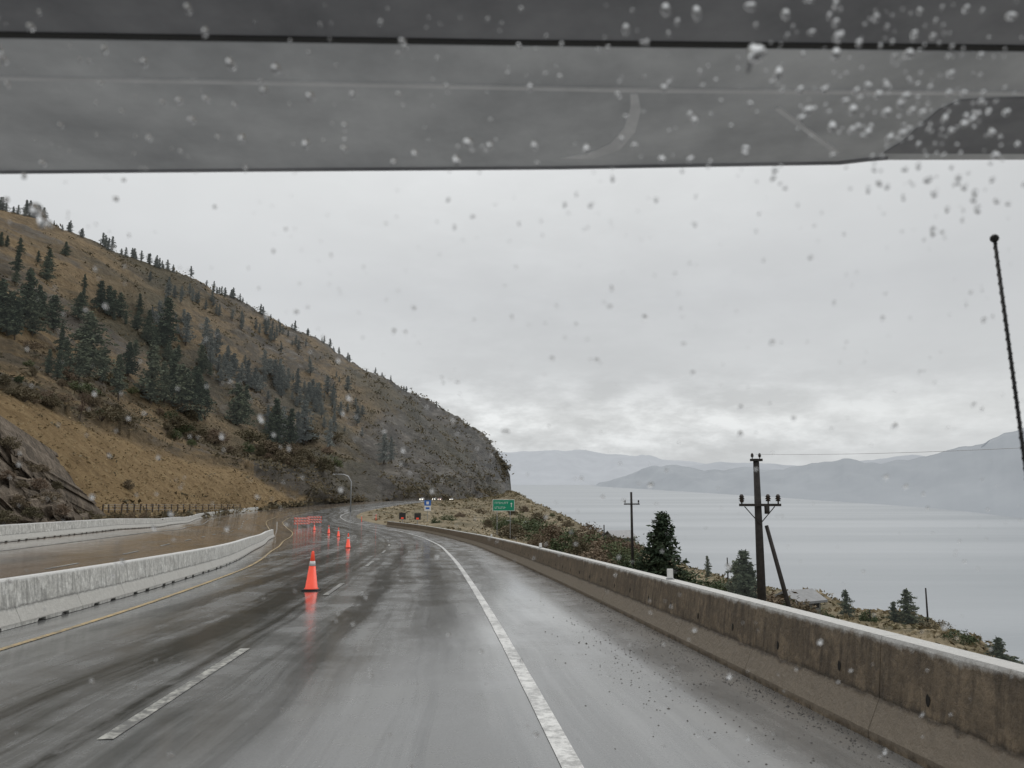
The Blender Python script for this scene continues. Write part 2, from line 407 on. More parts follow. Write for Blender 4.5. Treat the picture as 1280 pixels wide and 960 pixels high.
# ------------------------------------------------------------------ hill (lofted terrain)
def V(*a): return Vector(a)
foot = lambda e: rp(e, -loff(e)-1.15, -.01)
cols = [
 [foot(-65), V(-45,-60,5), V(-80,-60,20), V(-130,-60,45), V(-200,-60,90), V(-280,-60,140)],
 [foot(0), V(-38,5,3), V(-75,10,18), V(-120,30,38), V(-190,60,82), V(-270,90,130)],
 [foot(25), P(-150,660,48), P(-150,480,80), P(-150,400,130), P(-150,300,200), P(-150,215,290)],
 [foot(38), P(0,650,62), P(0,503,92), P(0,440,150), P(0,345,240), P(0,266,330)],
 [foot(60), P(110,637,85), P(110,543,120), P(110,480,190), P(110,386,280), P(110,303,380)],
 [foot(90), P(205,638,115), P(200,573,150), P(200,515,230), P(200,426,330), P(200,344,440)],
 [foot(130), P(265,639,150), P(280,592,185), P(280,545,270), P(280,458,390), P(280,376,520)],
 [foot(165), P(320,636,190), P(340,592,240), P(345,560,330), P(345,486,450), P(345,402,590)],
 [foot(220), P(395,628,245), P(410,590,300), P(420,565,400), P(430,512,540), P(430,455,690)],
 [foot(300), P(478,621,330), P(480,600,400), P(485,575,500), P(490,528,650), P(490,485,800)],
 [foot(400), P(525,620,440), P(535,605,520), P(540,585,640), P(545,550,780), P(545,511,920)],
 [foot(500), P(570,622,560), P(580,612,640), P(588,600,760), P(597,575,900), P(600,546,1020)],
 [P(600,624,650), P(605,622,750), P(612,616,850), P(618,605,960), P(624,588,1050), P(622,570,1080)],
 [P(628,623,800), P(630,621,900), P(632,617,960), P(634,612,1040), P(635,604,1080), P(634,598,1100)],
 [V(5,850,-64), V(4,950,-64), V(4,1000,-64), V(3,1060,-64), V(3,1100,-64), V(3,1150,-64)],
]
for c in cols:
    e = c[-1]; c.append(e+Vector((-40, 110, -25)) if e.z > -50 else e.copy())
def cr(a, b, c, d, t):
    return .5*((2*b)+(c-a)*t+(2*a-5*b+4*c-d)*t*t+(3*b-a-3*c+d)*t**3)
def sample(seq, u):
    i = min(int(u), len(seq)-2); t = u-i
    return cr(seq[max(i-1, 0)], seq[i], seq[i+1], seq[min(i+2, len(seq)-1)], t)
NU, NV = 420, 190
HG = []; ZN = []
nc = len(cols)
for iu in range(NU+1):
    u = (nc-1)*iu/NU
    line = [sample([c[r] for c in cols], u) for r in range(7)]
    line[0] = line[0] if u > 11 else foot(float(np.interp(u, range(12), [-65,0,25,38,60,90,130,165,220,300,400,500])))
    row = []; zr = []
    for iv in range(NV+1):
        v = 6*iv/NV
        p = sample(line, v)
        d = max(20, p.y)
        w = min(1, v/.7)*(1 if u < 13 else max(0, 14-u))
        q = p/(28+d*.05)
        n = noise.fractal(q, .9, 2.1, 7)
        rdg = 1-abs(noise.noise(Vector((p.x*.016, p.y*.012, p.z*.02+3))))*2
        gul = noise.fractal(Vector((p.x*.05-p.y*.03, p.y*.02+p.z*.05, 1.3)), .8, 2., 5)
        rib = 1-abs(noise.noise(Vector((p.x*.020-p.y*.022, p.z*.012, 8.1))))*2.4
        amp = (.9+.013*d)
        gold = 0.
        if 2.2 < u < 8.2 and v < 2.3:
            top_ = 2.25 if u < 6.4 else max(1.35, 2.25-(u-6.4)*.75)
            edge = top_+.15*noise.noise(Vector((p.x*.06, p.y*.06, 0)))
            gold = max(0, min(1, (edge-v)*5))*min(1, (8.2-u)*1.2)*min(1, (u-2.2)*3)
            if v < 1: gold *= .15+.85*v*v
        ampl = amp*(.30 if gold > .3 else 1.)
        dz = (n*1.1+gul*.9+(rdg-.5)*.6+max(0, rib)*.9*min(1, max(0, v-1.2)))*ampl*w
        if v > 4.3: dz *= .6
        strata = abs(math.sin(p.z*.55+n*2.5))*.5*amp*w*(0 if gold > .3 else 1)*(1 if u < 9 else .6)
        p = p+Vector((0, 0, dz*.75+strata*.35))
        rock = .22
        if u > 6.6 and v < 2.3: rock = .62
        if u > 7.5: rock = max(rock, min(.56, .22+(u-7.5)*.16))
        rock += .38*max(0, gul)+.12*max(0, rib)
        rock = rock*(1-gold)
        upg = max(0, 1-abs(v-4.7)/.8)*max(0, 1-abs(u-3.1)/1.8)*.70 + max(0, 1-abs(v-2.9)/.30)*max(0, 1-abs(u-6.3)/3)*.60 + max(0, 1-abs(v-4.1)/.5)*max(0, 1-abs(u-8.4)/1.6)*.45
        gold = max(gold, min(.75, upg))
        hz = (1-math.exp(-max(0, p.y-60)/2200))  # weight of the painted haze, rising with distance
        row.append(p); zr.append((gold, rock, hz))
    HG.append(row); ZN.append(zr)
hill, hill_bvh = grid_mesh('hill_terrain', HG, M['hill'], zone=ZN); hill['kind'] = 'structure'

# ------------------------------------------------------------------ right bank down to the lake
rcols = [(-65, V(40,-60,1)), (0, V(22,8,-5)), (5, P(1290,850,32)), (8, P(1210,812,40)), (12, P(1150,780,50)), (16, P(1080,764,58)),
 (22, P(1000,746,75)), (30, P(900,724,95)), (45, P(830,697,130)), (70, P(745,668,200)), (110, P(702,645,330)), (170, P(670,631,500)),
 (240, P(655,623,650)), (350, P(646,619,800)), (495, P(641,618,900)), (P(600,625,650), P(641,618,950)), (P(628,624,800), P(641,618,1000))]
RC = []
for e, ed in rcols:
    a = e if isinstance(e, Vector) else rp(e, 3.3, -.03)
    mid = a.lerp(ed, .45); mid.z = ed.z+.35*(a.z-ed.z)
    out = Vector((ed.x*1.12+8, ed.y*1.1+6, -64))
    m2 = ed.lerp(out, .06); m2.z = ed.z-5-.03*ed.y
    RC.append([a, mid, ed, m2, out])
RG = []
for iu in range(301):
    u = (len(RC)-1)*iu/300; row = []
    line = [sample([c[r] for c in RC], u) for r in range(5)]
    if u <= 14: line[0] = rp(float(np.interp(u, range(15), [c[0] for c in rcols[:15]])), 3.3, -.03)
    for iv in range(91):
        v = 4*iv/90; p = sample(line, v)
        n = noise.fractal(p/9, .8, 2.1, 6); w = min(1, v/.5)
        rn = abs(noise.noise(p/3.0))*min(1, max(0, v-1.2))
        row.append(p+Vector((0, 0, (n*.8+rn*1.0)*w*(.40+.0035*max(0, p.y)))))
    RG.append(row)
bank, bank_bvh = grid_mesh('bank_terrain', RG, M['bank']); bank['kind'] = 'structure'

# lake
lk = MB().add([(-9000, -4000, -60), (22000, -4000, -60), (22000, 16000, -60), (-9000, 16000, -60)], [(0, 1, 2, 3)]).build('lake', M['lake'])
lk['kind'] = 'structure'

# far ranges
def mrange(name, pts, mat, back=1.35, amp=.006):
    Gm = []
    xs = [p[0] for p in pts]
    for px in np.arange(xs[0], xs[-1], 2.5):
        rpy = float(np.interp(px, xs, [p[1] for p in pts])); bd = float(np.interp(px, xs, [p[2] for p in pts]))
        a = P(px, 600, bd); a.z = -62; rd = bd*back
        n = noise.fractal(Vector((px*.035, bd*.0003, 7.7)), 1., 2., 5)
        t = P(px, rpy, rd); hgt = t.z+62
        t.z += n*rd*amp*min(1, hgt/150)
        row = []
        for k in range(15):
            s = k/14; q = a.lerp(t, s)
            q.z = a.z+(t.z-a.z)*(s**.85)
            q.z += noise.fractal(Vector((q.x/(bd*.09), q.y/(bd*.2), 2)), 1, 2, 5)*bd*.018*math.sin(s*math.pi)
            row.append(q)
        b = t+Vector((0, rd*.2, 0)); b.z = -62; row.append(b)
        Gm.append(row)
    o, _ = grid_mesh(name, Gm, mat); o['kind'] = 'structure'
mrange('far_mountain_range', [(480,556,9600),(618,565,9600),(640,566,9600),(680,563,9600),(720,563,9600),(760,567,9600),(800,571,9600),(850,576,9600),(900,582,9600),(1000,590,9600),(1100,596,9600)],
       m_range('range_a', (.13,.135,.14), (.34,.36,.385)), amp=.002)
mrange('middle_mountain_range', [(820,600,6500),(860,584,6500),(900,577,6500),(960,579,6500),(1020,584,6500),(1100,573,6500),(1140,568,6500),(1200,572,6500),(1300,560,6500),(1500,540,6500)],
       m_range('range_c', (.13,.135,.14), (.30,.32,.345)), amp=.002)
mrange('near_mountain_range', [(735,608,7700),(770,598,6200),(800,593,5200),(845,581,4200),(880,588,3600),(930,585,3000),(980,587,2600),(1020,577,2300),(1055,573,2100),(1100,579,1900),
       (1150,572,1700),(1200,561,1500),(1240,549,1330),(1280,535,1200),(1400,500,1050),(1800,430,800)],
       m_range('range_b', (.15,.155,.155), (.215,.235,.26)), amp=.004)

# near rock outcrop at left
RK = []
NI, NJ = 120, 76
for i in range(NI):
    px = -200+i*310/(NI-1)
    tp = float(np.interp(px, [-200,-60,0,15,40,70,90,110], [430,500,522,545,580,603,630,657]))
    row = []
    for j in range(NJ):
        s = j/(NJ-1)
        dtop = 66; dbot = 47
        b = float(np.interp(px, [-200, 0, 110], [700, 674, 662]))
        py = b+(tp-b)*s; d = dbot+(dtop-dbot)*s
        if px > 40: d += (px-40)*.18
        p = P(px, py, d)
        n = noise.fractal(p/5, .7, 2.2, 7)
        cell = noise.cell(Vector((p.x*.8+n, p.y*.5, p.z*1.1+n)))
        rd_ = 1-abs(noise.noise(p*.33))*2
        st = noise.noise(Vector((p.x*.4, p.y*.3, p.z*1.6)))
        p += Vector((.6*n, -1.5*n-1.0*st-1.1*cell-1.6*rd_, 1.2*n+.7*cell))*(1 if 0 < j < NJ-1 else .7)
        row.append(p)
    row.append(row[-1]+Vector((-3, 14, -3)))
    RK.append(row)
rk, rk_bvh = grid_mesh('rock_outcrop', RK, M['rock'], smooth=False); rk['kind'] = 'structure'

# ------------------------------------------------------------------ concrete barriers
PR = [(.29, 0), (.29, .07), (.17, .31), (.11, .77), (.095, .80)]
def barrier_proto(name, mat, hole, label, group, L=2.492):
    root = thing(name, label, 'barrier', group=group)
    mbb = MB()
    if hole: st = [0, L]; raised = [0, 0]
    else: st = [0, .6, .63, .9, .93, L-.93, L-.9, L-.63, L-.6, L]; raised = [0, 0, 1, 1, 0, 0, 1, 1, 0, 0]
    rings = []
    for x, rz in zip(st, raised):
        z0 = .05 if rz else 0
        pr = [(w, max(z, z0)) for w, z in PR]
        rings.append([(x-L/2, -w, z) for w, z in pr]+[(x-L/2, w, z) for w, z in reversed(pr)])
    n = len(rings[0]); vs = [v for r in rings for v in r]; fs = []
    for i in range(len(rings)-1):
        for k in range(n): fs.append((i*n+k, (i+1)*n+k, (i+1)*n+(k+1) % n, i*n+(k+1) % n))
    fs.append(tuple(range(n))); fs.append(tuple(range((len(rings)-1)*n, len(rings)*n))[::-1])
    mbb.add(vs, fs).build('body', mat, root)
    if hole:
        for hx, hz in ((-.62, .45), (.63, .43)):
            h = MB(); vs = []; sl = (.17-.11)/.46
            for k in range(10):
                a = 2*math.pi*k/10; z = hz+.042*math.sin(a)*(1.1 if k % 3 else .8)
                vs.append((hx+.026*math.cos(a), .17-(z-.31)*sl+.004, z))
            vs2 = [(x, y-.02, z) for x, y, z in vs]
            fs = [tuple(range(10))]+[(k, (k+1) % 10, 10+(k+1) % 10, 10+k) for k in range(10)]
            h.add(vs+vs2, fs).build('lifting_hole', M['dark_hole'], root)
    else:
        for s in (-1, 1):
            h = MB(); h.tube([(s*(L/2-.01), 0, .25), (s*(L/2+.003), 0, .25)], .03, 8); h.build('joint_pin', M['metal'], root)
    return root
def place_on(o, a, b):
    x = (b-a).normalized(); y = Vector((0, 0, 1)).cross(x).normalized(); z = x.cross(y)
    m = Matrix((x, y, z)).transposed().to_4x4(); m.translation = (a+b)/2
    o.location = m.translation; o.rotation_euler = m.to_euler()
ordn = ['nearest', 'second', 'third', 'fourth', 'fifth', 'sixth', 'seventh', 'eighth', 'ninth', 'tenth']
def barrier_run(proto, of, e0, e1, lab, group, skip_vis=0, far_label=''):
    e = e0; k = 0; used = False; vis = 0
    while e < e1:
        dx = ip(Ex, e+.5)-ip(Ex, e-.5); st = 2.5/math.sqrt(1+dx*dx)
        a = on_road(e, of(e), 0.0)
        b = on_road(e+st, of(e+st), 0.0)
        sc = (b-a).length/2.5
        o = proto if not used else dup(proto); used = True
        place_on(o, a, b); o.scale = (sc, 1, 1)
        if k >= skip_vis and vis < 10:
            o['label'] = lab % ordn[vis]; vis += 1
        else: o['label'] = far_label
        o['group'] = group
        e += st; k += 1
bp = barrier_proto('concrete_barrier', M['conc_brown'], True, '', '')
barrier_run(bp, lambda e: 2.80, 3.6, 118, 'brown stained concrete barrier section on the lake side, %s from the camera', 'brown barrier sections along the lake side', 0,
            'brown concrete barrier section far along the lake side shoulder')
bp2 = barrier_proto('concrete_barrier', M['conc_grey'], False, '', '')
barrier_run(bp2, lambda e: -boff(e), 4, 84, 'pale grey concrete median barrier section, %s from the camera', 'pale median barrier sections', 0,
            'pale concrete median barrier section far along by the curving yellow line')
bp3 = dup(bp2)
barrier_run(bp3, lambda e: -loff(e), 22, 190, 'pale concrete barrier section across the highway below the hill, %s from the left', 'pale barrier sections at the foot of the hill', 4,
            'small pale concrete barrier section below the grassy hillside')
def reflector(p, label):
    t = thing('barrier_reflector', label, 'reflector', p)
    o = MB().box(-.05, .05, -.012, .012, .02, .17).build('reflector_plate', M['white_refl'], t); bevel(o, .006)
    MB().box(-.06, .06, -.04, .04, 0, .02).build('bracket', M['metal'], t)
for e, l in ((12.2, 'small white reflector tab on top of the brown barrier beside the dark spruce'), (27, 'small white reflector tab on the brown barrier, second from the camera'),
             (46, 'small white reflector tab on the brown barrier near the green sign')):
    reflector(on_road(e, 2.8, .80), l)

# ------------------------------------------------------------------ traffic cones
def cone():
    t = thing('traffic_cone', '', 'cone')
    o = MB().box(-.19, .19, -.19, .19, 0, .035).build('base', M['black_rubber'], t); bevel(o, .01)
    f = lambda z: .145-(z-.035)*(.145-.028)/.865
    MB().lathe([(.165, .035), (.16, .055), (f(.06), .06), (f(.56), .56)], 24).build('cone_body', M['orange'], t, True)
    MB().lathe([(f(.56)+.002, .56), (f(.67)+.002, .67)], 24).build('reflective_band', M['white_refl'], t, True)
    MB().lathe([(f(.67), .67), (f(.88), .88), (.022, .90)], 24).build('cone_top', M['orange'], t, True)
    return t
c0 = cone()
cl = [((389, 738), 'orange traffic cone with white band, nearest to the camera'), ((435, 685), 'orange traffic cone with white band, second nearest, on the wet lane'),
      ((423, 671), 'small orange traffic cone third from the camera'), ((411, 667), 'small orange traffic cone fourth from the camera'), ((393, 663), 'tiny orange traffic cone fifth, just in front of the barricade')]
for i, ((px, py), l) in enumerate(cl):
    o = c0 if i == 0 else dup(c0); o['label'] = l; o['group'] = 'orange cones closing the lane'
    o.location = hit(px, py, road_bvh); o.rotation_euler = (-.05, 0, .2*i); o.scale = (1.12, 1.12, 1.12)
def striped():
    m, nt, b = new_mat('barricade_stripes')
    tc = nd(nt, 'ShaderNodeTexCoord').outputs['Object']
    s = nd(nt, 'ShaderNodeSeparateXYZ'); nt.links.new(tc, s.inputs[0])
    f = mth(nt, 'FRACT', mth(nt, 'MULTIPLY', mth(nt, 'ADD', s.outputs[0], s.outputs[2]), 2.2))
    nt.links.new(mixc(nt, mth(nt, 'GREATER_THAN', f, .38), (.8, .8, .8), (.9, .09, .03)), b.inputs['Base Color'])
    return m
M['stripe'] = striped()
def barricade(p, rz, l):
    t = thing('road_barricade', l, 'barricade', p, rz, 'striped barricades across the closed lane')
    for z in (.45, .85, 1.25): MB().box(-1.2, 1.2, -.02, .02, z, z+.26).build('striped_board', M['stripe'], t)
    for s in (-1, 1):
        MB().box(s*1.0-.03, s*1.0+.03, .022, .08, 0, 1.55).box(s*1.0-.03, s*1.0+.03, -.6, .6, 0, .06).build('leg', M['metal'], t)
barricade(hit(377, 659, road_bvh), .1, 'left orange and white striped barricade on the wet road')
barricade(hit(393, 657, road_bvh), -.1, 'right orange and white striped barricade beside its twin')
for i, (px, py) in enumerate([(346, 662), (372, 656), (452, 652), (470, 650)]):
    t = thing('delineator_post', ['slim delineator post at the end of the median barrier', 'slim delineator post left of the barricades', 'slim delineator post past the cones on the bend', 'slim delineator post rightmost on the bend'][i], 'post', hit(px, py, road_bvh) or P(px, py, 130))
    MB().tube([(0, 0, 0), (0, 0, .95)], .05, 8).build('post', M['orange'] if i else M['white_refl'], t)
    MB().tube([(0, 0, .952), (0, 0, 1.1)], .055, 8).build('reflective_cap', M['white_refl'], t)

# ------------------------------------------------------------------ trees
def leafquads(mb, c, size, n, rnd, spread=(1, 1, 1)):
    for _ in range(n):
        p = c+Vector((rnd.gauss(0, 1)*spread[0], rnd.gauss(0, 1)*spread[1], rnd.gauss(0, 1)*spread[2]))
        a = Vector((rnd.uniform(-1, 1), rnd.uniform(-1, 1), rnd.uniform(-.8, .8))).normalized()
        b = a.cross(Vector((rnd.uniform(-1, 1), rnd.uniform(-1, 1), rnd.uniform(-1, 1)))).normalized()
        s = size*rnd.uniform(.5, 1.2)
        mb.add([p-a*s, p+b*s*.45, p+a*s, p-b*s*.45], [(0, 1, 2, 3)])
PROTOS = []
def conifer(seed, h=10, w=2.2, bare=.08, dens=1., mat='needle', name='conifer_tree', rag=.3):
    rnd = random.Random(seed); t = thing(name, '', 'tree'); PROTOS.append(t)
    lean = rnd.uniform(-.25, .25)
    mt = MB(); mt.tube([(0, 0, -.6), (0, 0, h*.3), (lean, 0, h*.7), (lean, 0, h*.97)], [h*.018, h*.014, h*.008, .02], 7)
    mc = MB()
    nbr = int(150*dens)
    for i in range(nbr):
        f = bare+(1-bare)*((i+rnd.random())/nbr)**.9; z = h*f
        a = rnd.random()*6.283
        lob = 1+rag*math.sin(a*2+f*9+seed)+rag*.7*math.sin(f*23+a+seed*2)
        rr = (w*(1-f)**.68*lob+.10)*rnd.uniform(.55, 1.12)
        if f < bare+.12: rr *= rnd.uniform(.3, 1)
        dirv = Vector((math.cos(a), math.sin(a), 0)); dr = rnd.uniform(-.45, .05)
        st_ = Vector((lean*f, 0, z))
        mt.tube([st_, st_+dirv*rr*.85+Vector((0, 0, dr*rr*.85))], [h*.003, h*.001], 3, False)
        m = max(3, int(rr*4.5))
        for q in range(m):
            s = (q+.5)/m
            c = st_+dirv*rr*s+Vector((0, 0, dr*rr*s))
            leafquads(mc, c, .13+.017*h, 3, rnd, (.15, .15, .14))
    leafquads(mc, Vector((lean, 0, h*.97)), .16, 8, rnd, (.06, .06, h*.022))
    mt.build('trunk', M['bark'], t); mc.build('crown', M[mat], t)
    t['h'] = h
    return t
def shrub(seed, h=3, w=1.6, mat='leaf_green', name='leafy_shrub', n=60):
    rnd = random.Random(seed); t = thing(name, '', 'shrub'); PROTOS.append(t)
    mt = MB(); mc = MB()
    for i in range(n):
        a = rnd.random()*6.28; r = w*math.sqrt(rnd.random()); z = h*(.10+.9*rnd.random()*(1-(r/w)**2*.6))
        c = Vector((r*math.cos(a), r*math.sin(a), z))
        if i % 3 == 0: mt.tube([(0, 0, -.3), c*.5+Vector((0, 0, .1*h)), c], [.06, .03, .01], 4, False)
        leafquads(mc, c, .13+.025*h, 22, rnd, (w*.14, w*.14, h*.08))
    mt.build('trunk', M['bark'], t); mc.build('crown', M[mat], t); t['h'] = h
    return t
def baretree(seed, h=7):
    rnd = random.Random(seed); t = thing('bare_tree', '', 'tree'); PROTOS.append(t)
    mt = MB(); mc = MB()
    def br(p, d, L, r, k, m):
        q = p+d*L; m.tube([p, (p+q)/2+Vector((rnd.uniform(-.1, .1), rnd.uniform(-.1, .1), 0))*L, q], [r, r*.8, r*.6], 4, False)
        if k == 0: return
        for _ in range(3):
            nd_ = (d+Vector((rnd.uniform(-.8, .8), rnd.uniform(-.8, .8), rnd.uniform(-.2, .6)))).normalized()
            br(q, nd_, L*.68, r*.6, k-1, mc)
    br(Vector((0, 0, -.3)), Vector((.05, 0, 1)), h*.3, h*.02, 4, mt)
    mt.build('trunk', M['bark'], t); mc.build('branches', M['twig'], t); t['h'] = h
    return t
protos = [conifer(1, 10, 2.3), conifer(2, 11, 2.1, .12), conifer(3, 9, 2.6, .05), conifer(4, 12, 2.4, .2, 1.), conifer(5, 10, 2.8, .08, 1.1, rag=.45), conifer(6, 8, 2.4, .15, .9, rag=.5), conifer(7, 10, 3.0, .10, 1.1, rag=.4)]
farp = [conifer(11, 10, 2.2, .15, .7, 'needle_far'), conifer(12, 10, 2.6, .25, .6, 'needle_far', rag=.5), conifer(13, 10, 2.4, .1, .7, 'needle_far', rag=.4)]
used = set()
def put(proto, loc, h, rz, label, group, wide=1.):
    if proto.name in used: o = dup(proto)
    else: o = proto; used.add(proto.name)
    s = h/proto['h']; o.scale = (s*wide, s*wide, s); o.location = loc; o.rotation_euler = (rt.uniform(-.04, .04), rt.uniform(-.04, .04), rz)
    o['label'] = label; o['group'] = group
    return o
rt = random.Random(5)
def hilltree(px, py, hp, label, group, pr=None, wide=None):
    p = hit(px, py, hill_bvh)
    if p is None: return
    h = hp/F*p.y
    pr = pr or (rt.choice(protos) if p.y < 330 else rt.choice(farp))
    put(pr, p-Vector((0, 0, .3)), h, rt.random()*6.28, label, group, wide or rt.uniform(1., 1.55))
main = [(8,420,60),(30,405,72),(45,393,40),(20,345,36),(66,412,46),(84,470,48),(112,470,82),(124,390,42),(140,392,32),(148,500,58),(188,504,76),
 (215,502,66),(227,516,62),(247,526,62),(186,422,36),(208,432,62),(198,416,42),(232,432,42),(256,440,45),(270,446,36),(296,532,54),(305,525,45),
 (335,542,36),(346,556,58),(362,560,50),(382,556,56),(412,566,42),(480,580,38),(489,576,30),(446,532,25),(330,472,36),(350,482,34),(371,492,32),(395,506,28),(415,512,26),
 (75,445,40),(98,400,36),(58,350,30),(160,470,44),(175,395,30),
 (18,425,55),(0,410,65),(40,418,50),(72,475,40),(98,475,52),(128,480,48),(205,505,55),(238,522,66),(256,524,48),(232,510,50),(352,552,44),(338,556,40),(372,558,44),(60,468,34),(135,395,40),(150,398,34),(52,400,34)]
for i, (px, py, hp) in enumerate(main):
    z = 'left' if px < 90 else ('centre' if px < 280 else 'right')
    lab = {'left': 'dark conifer among the clump at the left edge of the hillside', 'centre': 'dark conifer in the middle stand on the hillside above the golden slope', 'right': 'dark conifer in the lower stand on the hillside toward the headland'}[z]
    gr = 'conifers on the hillside, %s stand' % z
    if (px, py) == (188, 504): lab = 'tall dark full conifer standing lowest above the golden slope'
    if (px, py) == (112, 470): lab = 'tallest dark conifer on the left part of the hillside'
    if (px, py) == (480, 580): lab = 'dark conifer standing alone near the headland rock'
    hilltree(px, py, hp, lab, gr)
def ridge_y(px): return float(np.interp(px, [0,110,200,280,345,430,490,545,600,622], [266,303,344,376,402,455,485,511,546,570]))
for i in range(48):
    px = rt.uniform(0, 440); base = ridge_y(px)+rt.choice([25, 50, 70, 85])*rt.uniform(.5, 1.2)
    if px < 150 and rt.random() < .6: continue
    hilltree(px, base, rt.uniform(14, 30)*(1-px/900), 'small dark conifer on the upper hillside below the ridge', 'conifers on the upper hillside')
nb = 0
while nb < 90:
    s = rt.random(); px = 165+300*s; base = 418+ (px-165)*.37+rt.gauss(0, 13)
    if noise.noise(Vector((px*.035, base*.035, 4))) < -.12: continue
    nb += 1
    hilltree(px, base, rt.uniform(18, 42)*(1-px/1000), 'dark conifer in the thick band crossing the hillside', 'conifers in the dark band across the hillside', wide=rt.uniform(1.3, 1.9))
# diagonal line of trees climbing to the ridge
for i in range(34):
    s = rt.random(); px = 205+190*s+rt.gauss(0, 8); base = ridge_y(px)+8+18*rt.random()
    hilltree(px, base, rt.uniform(14, 26)*(1-px/900), 'hazy grey green conifer just under the ridge line above the dark band', 'conifers just under the ridge')
for i in range(95):
    px = rt.choice([rt.uniform(0, 210), rt.uniform(200, 590)])
    py = ridge_y(px); p = None
    for dy in range(-14, 24, 2):
        p = hit(px, py+dy, hill_bvh)
        if p: break
    if not p: continue
    h = rt.uniform(8, 27)*(1-px/800)/F*p.y
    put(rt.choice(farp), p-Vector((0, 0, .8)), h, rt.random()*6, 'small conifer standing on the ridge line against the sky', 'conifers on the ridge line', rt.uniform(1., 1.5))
bt = baretree(3)
p = hit(100, 527, hill_bvh); put(bt, p, 50/F*p.y, 0, 'leafless brown tree at the top edge of the golden slope', 'bare trees', 1.1)
bs = [shrub(31, 3, 1.7, 'leaf_brown', 'brown_shrub'), shrub(32, 2.6, 1.9, 'leaf_brown', 'brown_shrub'), shrub(33, 2.4, 2.3, 'leaf_brown', 'brown_shrub', 45)]
gs = [shrub(41, 3, 1.8), shrub(42, 3.4, 2.0), shrub(43, 2.6, 2.2)]
for i in range(80):
    px = rt.uniform(0, 420); base = float(np.interp(px, [0,100,200,300,420], [498,522,546,578,592]))-abs(rt.gauss(0, 26))
    p = hit(px, base, hill_bvh)
    g_ = rt.random() < .2
    if p: put(rt.choice(gs if g_ else bs), p, rt.uniform(7, 18)/F*p.y, rt.random()*6, ('olive green' if g_ else 'brown autumn')+' shrub on the hillside between the conifers and the golden slope', ('green' if g_ else 'brown')+' shrubs on the hillside', rt.uniform(.9, 1.6))
for px, py, hp in [(55,645,22),(110,652,14),(128,655,12),(160,650,10),(86,655,18),(210,648,9),(250,645,8),(160,612,12),(35,660,16),(145,648,9),(180,650,9),(230,648,8),(100,640,14),(280,643,8)]:
    p = hit(px, py, hill_bvh)
    if p: put(rt.choice(bs), p, hp/F*p.y, rt.random()*6, 'low brown bush between the far barrier and the golden slope', 'low bushes behind the far barrier')
for px, py, hp in [(12,562,16),(30,590,14),(8,600,12),(48,612,14),(60,628,14),(22,635,16),(40,648,14),(5,655,16),(75,645,14),(70,612,10),(25,610,9),(52,590,9)]:
    p = hit(px, py, rk_bvh)
    if p: put(rt.choice(bs), p, hp/F*p.y, rt.random()*6, 'ragged brown brush clinging to the rock outcrop at the left edge', 'brush on the left rock outcrop', 1.3)

def hsamp(rs, i0, i1, j0, j1):
    i = rs.randrange(i0, i1); j = rs.randrange(j0, j1); a, b = rs.random(), rs.random()
    p = Vector(HG[i][j]).lerp(Vector(HG[i+1][j]), a)+(Vector(HG[i][j+1])-Vector(HG[i][j]))*b
    return p, ZN[i][j][0]
mbs = MB(); rs = random.Random(9); cnt = 0
while cnt < 6800:
    p, g = hsamp(rs, int(NU*.15), int(NU*.90), 4, int(NV*.82))
    if g > .5 and rs.random() < .93: continue
    k = noise.fractal(p*.022, 1, 2, 3)
    if k < .02 and rs.random() < .85: continue
    cnt += 1
    s = (.35+p.y*.0026)*rs.choice([.35, .5, .7, 1., 1.4, 1.8])
    leafquads(mbs, p+Vector((0, 0, s*.25)), s*.42, 8, rs, (s*.75, s*.75, s*.22))
tag(mbs.build('hillside_scrub', M['scrub']), 'low dark scrub covering the rocky parts of the hillside', 'scrub', kind='stuff')
mbt = MB()
for _ in range(5200):
    p, g = hsamp(rs, int(NU*.15), int(NU*.58), 2, int(NV*.37))
    s = (.12+p.y*.0007)*rs.uniform(.5, 1.5)
    leafquads(mbt, p+Vector((0, 0, s*.3)), s, 4, rs, (s*.8, s*.8, s*.15))
tag(mbt.build('dry_grass_tufts', M['tuft']), 'tufts of dry golden grass on the lower hillside', 'grass', kind='stuff')
mbt = MB()
for _ in range(8500):
    i = rs.randrange(10, 285); j = rs.randrange(2, 52); p = Vector(RG[i][j]).lerp(Vector(RG[i+1][j+1]), rs.random())
    s = (.10+p.y*.0011)*rs.uniform(.5, 1.7)
    leafquads(mbt, p+Vector((rs.uniform(-.5, .5), rs.uniform(-.5, .5), s*.3)), s, 4, rs, (s*.7, s*.7, s*.25))
tag(mbt.build('bank_grass', M['bank_tuft']), 'dry grass and weeds on the bank above the lake', 'grass', kind='stuff')

# ---- right side trees
def bankpt(px, d):
    r = ray(px, 640); h = down(r.x*d, d, bank_bvh)
    return h if h else Vector((r.x*d, d, -12))
def banktree(pr, px, top, d, label, group, wide=1.):
    p = bankpt(px, d); t = P(px, top, d)
    put(pr, Vector((t.x, d, p.z-.2)), max(.8, t.z-p.z), rt.random()*6, label, group, wide)
G2 = 'conifers on the lake bank'
banktree(conifer(21, 7, 2.6, .02, 1.8, 'needle_dark', rag=.12), 825, 640, 70, 'dark dense spruce with pointed top between the two power poles', G2, 1.25)
banktree(protos[0], 930, 684, 48, 'dark conifer just left of the large power pole', G2, 1.5)
banktree(protos[2], 918, 698, 56, 'shorter conifer left of the pole behind its neighbour', G2, 1.4)
banktree(protos[1], 885, 693, 88, 'slim conifer beyond the barrier left of the power pole', G2, 1.2)
banktree(protos[4], 938, 700, 62, 'small conifer tucked close behind the large power pole', G2, 1.2)
banktree(protos[2], 1058, 734, 50, 'small conifer on the bank right of the grey roof', G2, 1.3)
